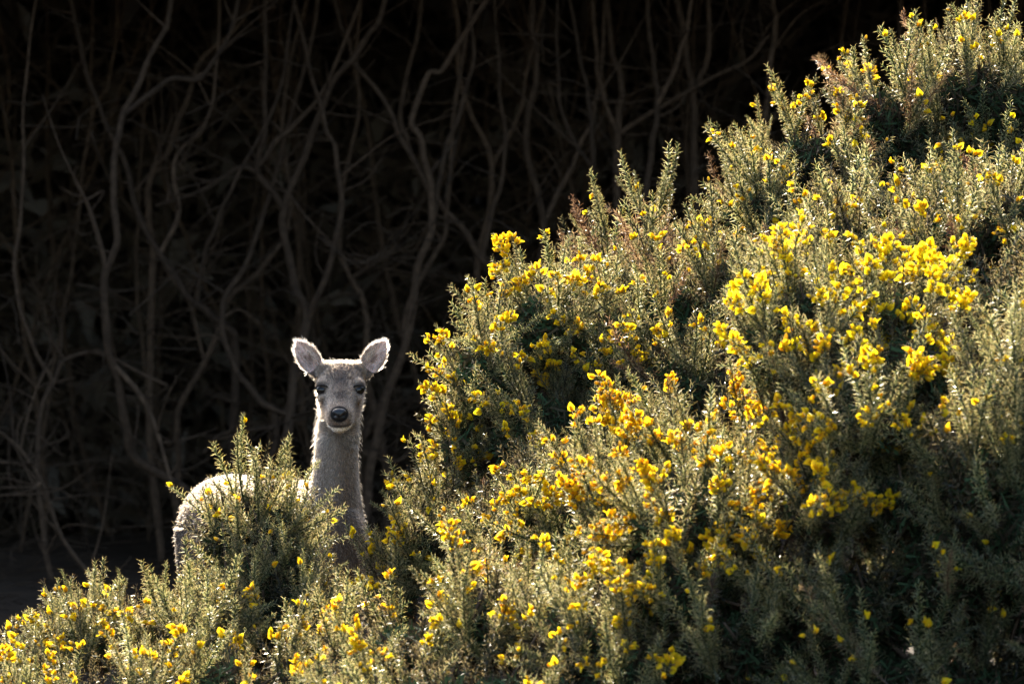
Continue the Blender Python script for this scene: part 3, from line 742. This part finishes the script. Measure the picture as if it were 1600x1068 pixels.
def coat_mats():
    m,n,out=new_mat('deer_skin'); at=node(n,'ShaderNodeAttribute',attribute_name='col')
    p=node(n,'ShaderNodeBsdfPrincipled',Roughness=.8); p.inputs['Specular IOR Level'].default_value=.2
    mu=node(n,'ShaderNodeMixRGB',blend_type='MULTIPLY'); mu.inputs[0].default_value=1; mu.inputs[2].default_value=(.55,.52,.50,1)
    n.links.new(at.outputs['Color'],mu.inputs[1]); n.links.new(mu.outputs[0],p.inputs['Base Color']); n.links.new(p.outputs[0],out.inputs[0])
    h,n,out=new_mat('deer_fur'); at=node(n,'ShaderNodeAttribute',attribute_name='col')
    b=n.nodes.new('ShaderNodeBsdfHairPrincipled'); b.model='CHIANG'; b.parametrization='COLOR'
    b.inputs['Roughness'].default_value=.38; b.inputs['Radial Roughness'].default_value=.6; b.inputs['Coat'].default_value=.0
    n.links.new(at.outputs['Color'],b.inputs['Color']); n.links.new(b.outputs[0],out.inputs[0])
    return m,h

def build_deer():
    M_SKIN,M_FUR=coat_mats()
    me=deer_body(); nv=len(me.vertices); base=np.array([-.50,.15,0.])
    v=np.empty(nv*3,np.float32); me.vertices.foreach_get('co',v); v=v.reshape(-1,3).astype(float)
    vn=np.empty(nv*3,np.float32); me.vertex_normals.foreach_get('vector',vn); vn=vn.reshape(-1,3).astype(float)
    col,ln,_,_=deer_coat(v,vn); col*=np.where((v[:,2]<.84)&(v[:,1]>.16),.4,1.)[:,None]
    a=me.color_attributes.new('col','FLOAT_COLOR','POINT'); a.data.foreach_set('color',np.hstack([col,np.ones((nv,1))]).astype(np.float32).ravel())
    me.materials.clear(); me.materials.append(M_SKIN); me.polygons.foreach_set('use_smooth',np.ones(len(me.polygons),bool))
    me.calc_loop_triangles(); nt_=len(me.loop_triangles); tri=np.empty(nt_*3,np.int32); me.loop_triangles.foreach_get('vertices',tri); tri=tri.reshape(-1,3)
    me.vertices.foreach_set('co',(v-base).astype(np.float32).ravel()); me.update()
    d=obj('deer',me); d.location=base
    tag(d,'young grey-brown deer looking at the camera over the gorse with ears pricked','deer')
    # fur
    A=v[tri]; ar=np.linalg.norm(np.cross(A[:,1]-A[:,0],A[:,2]-A[:,0]),axis=1)/2
    ctr=A.mean(1); dens=np.where(ctr[:,2]>.90,3.2,np.where((ctr[:,2]>.55)&(ctr[:,1]<.2),1.6,.8)); dens=np.where(ctr[:,2]<.3,.15,dens)
    wgt=ar*dens; NH=150000; pick=rng.choice(nt_,NH,p=wgt/wgt.sum())
    r1=np.sqrt(rng.random((NH,1))); r2=rng.random((NH,1)); T3=A[pick]
    p=T3[:,0]*(1-r1)+T3[:,1]*r1*(1-r2)+T3[:,2]*r1*r2
    n=vn[tri[pick]].mean(1); n/=np.linalg.norm(n,axis=1)[:,None]+1e-9
    col,ln,lift,flow=deer_coat(p,n)
    keep=ln>.001; p,n,col,ln,lift,flow=p[keep],n[keep],col[keep],ln[keep],lift[keep],flow[keep]; NH=len(p)
    flow=flow+rng.normal(size=(NH,3))*.22; flow-=n*np.sum(flow*n,1)[:,None]; flow/=np.linalg.norm(flow,axis=1)[:,None]+1e-9
    lift=np.clip(lift*rng.uniform(.6,1.8,NH),.05,1)[:,None]; ln=(ln*rng.uniform(.6,1.3,NH))[:,None]
    stray=rng.random(NH)<.03; ln[stray]*=1.5; lift[stray]=.9
    d0=flow*(1-lift*.4)+n*lift*1.3; d0/=np.linalg.norm(d0,axis=1)[:,None]; d1=flow+n*lift*.5; d1/=np.linalg.norm(d1,axis=1)[:,None]
    pts=np.stack([p-n*.001,p+d0*ln*.4,p+d0*ln*.4+(d0+d1)/2*ln*.3,p+d0*ln*.4+(d0+d1)/2*ln*.3+d1*ln*.35],1)-base
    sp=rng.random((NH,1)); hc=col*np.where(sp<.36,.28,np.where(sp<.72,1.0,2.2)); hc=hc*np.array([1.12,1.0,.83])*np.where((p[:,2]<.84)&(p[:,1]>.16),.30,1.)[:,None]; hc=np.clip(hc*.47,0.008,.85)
    cv=bpy.data.hair_curves.new('fur'); cv.add_curves([4]*NH)
    cv.attributes['position'].data.foreach_set('vector',pts.astype(np.float32).ravel())
    ra=cv.attributes.get('radius') or cv.attributes.new('radius','FLOAT','POINT')
    rr=np.tile(np.array([.00042,.00040,.00028,.00008]),NH); ra.data.foreach_set('value',rr.astype(np.float32))
    ca=cv.attributes.new('col','FLOAT_COLOR','CURVE'); ca.data.foreach_set('color',np.hstack([hc,np.ones((NH,1))]).astype(np.float32).ravel())
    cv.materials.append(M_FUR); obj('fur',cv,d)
    # eyes
    m,nn,out=new_mat('eye_dark'); pb=node(nn,'ShaderNodeBsdfPrincipled',Roughness=.06); pb.inputs['Base Color'].default_value=(.010,.008,.007,1); pb.inputs['Specular IOR Level'].default_value=.45
    nn.links.new(pb.outputs[0],out.inputs[0])
    for s,e in EYES:
        g=Geo(); c=e-np.array([s*.004,-.002,0]); blob(g,c-base,(.0160,.0160,.0135),[LT,FW,UPV],10,16); obj('eye',g.mesh('eye',m),d)
        g=Geo()   # upper lid
        arc=[c+LT*s*.0005+np.array([math.cos(k)*.0165,-.0105-.004*math.sin(k),0.0028+math.sin(k)*.0098])-base for k in np.linspace(.0,math.pi,9)]
        tube(g,arc,.0024,.0024,tuple(np.array([.05,.04,.035])),6); obj('eyelid',g.mesh('eyelid',M_SKIN),d)
    # nose pad with nostrils
    m,nn,out=new_mat('nose_leather'); pb=node(nn,'ShaderNodeBsdfPrincipled',Roughness=.34); pb.inputs['Base Color'].default_value=(.018,.018,.021,1)
    no=node(nn,'ShaderNodeTexVoronoi',Scale=420.0); tc=nn.nodes.new('ShaderNodeTexCoord'); nn.links.new(tc.outputs['Object'],no.inputs['Vector'])
    bm=node(nn,'ShaderNodeBump',Strength=.35,Distance=.001); nn.links.new(no.outputs[0],bm.inputs['Height']); nn.links.new(bm.outputs[0],pb.inputs['Normal']); nn.links.new(pb.outputs[0],out.inputs[0])
    V=[];F=[];NI,NJ=18,28
    for i in range(NI+1):
        th=math.pi*i/NI
        for j in range(NJ):
            ph=2*math.pi*j/NJ
            x=math.sin(th)*math.cos(ph); z=math.sin(th)*math.sin(ph); y=math.cos(th)
            xx=.0185*np.sign(x)*abs(x)**.8*(1+.22*z); zz=.0165*np.sign(z)*abs(z)**.85; yy=.016*y
            dn=math.exp(-(((abs(xx)-.0135)/.0058)**2+((zz-.001-.25*(abs(xx)-.0135))/.0042)**2)) if y>0 else 0
            yy-=.010*dn; 
            if y>0: yy-=.003*math.exp(-(xx/.002)**2)
            V.append(NOSE+LT*xx+FW*yy+UPV*zz-base)
    for i in range(NI):
        for j in range(NJ): F.append((i*NJ+j,i*NJ+(j+1)%NJ,(i+1)*NJ+(j+1)%NJ,(i+1)*NJ+j))
    g=Geo(); g.add(V,F,(1,1,1)); obj('nose',g.mesh('nose',m),d)
build_deer()
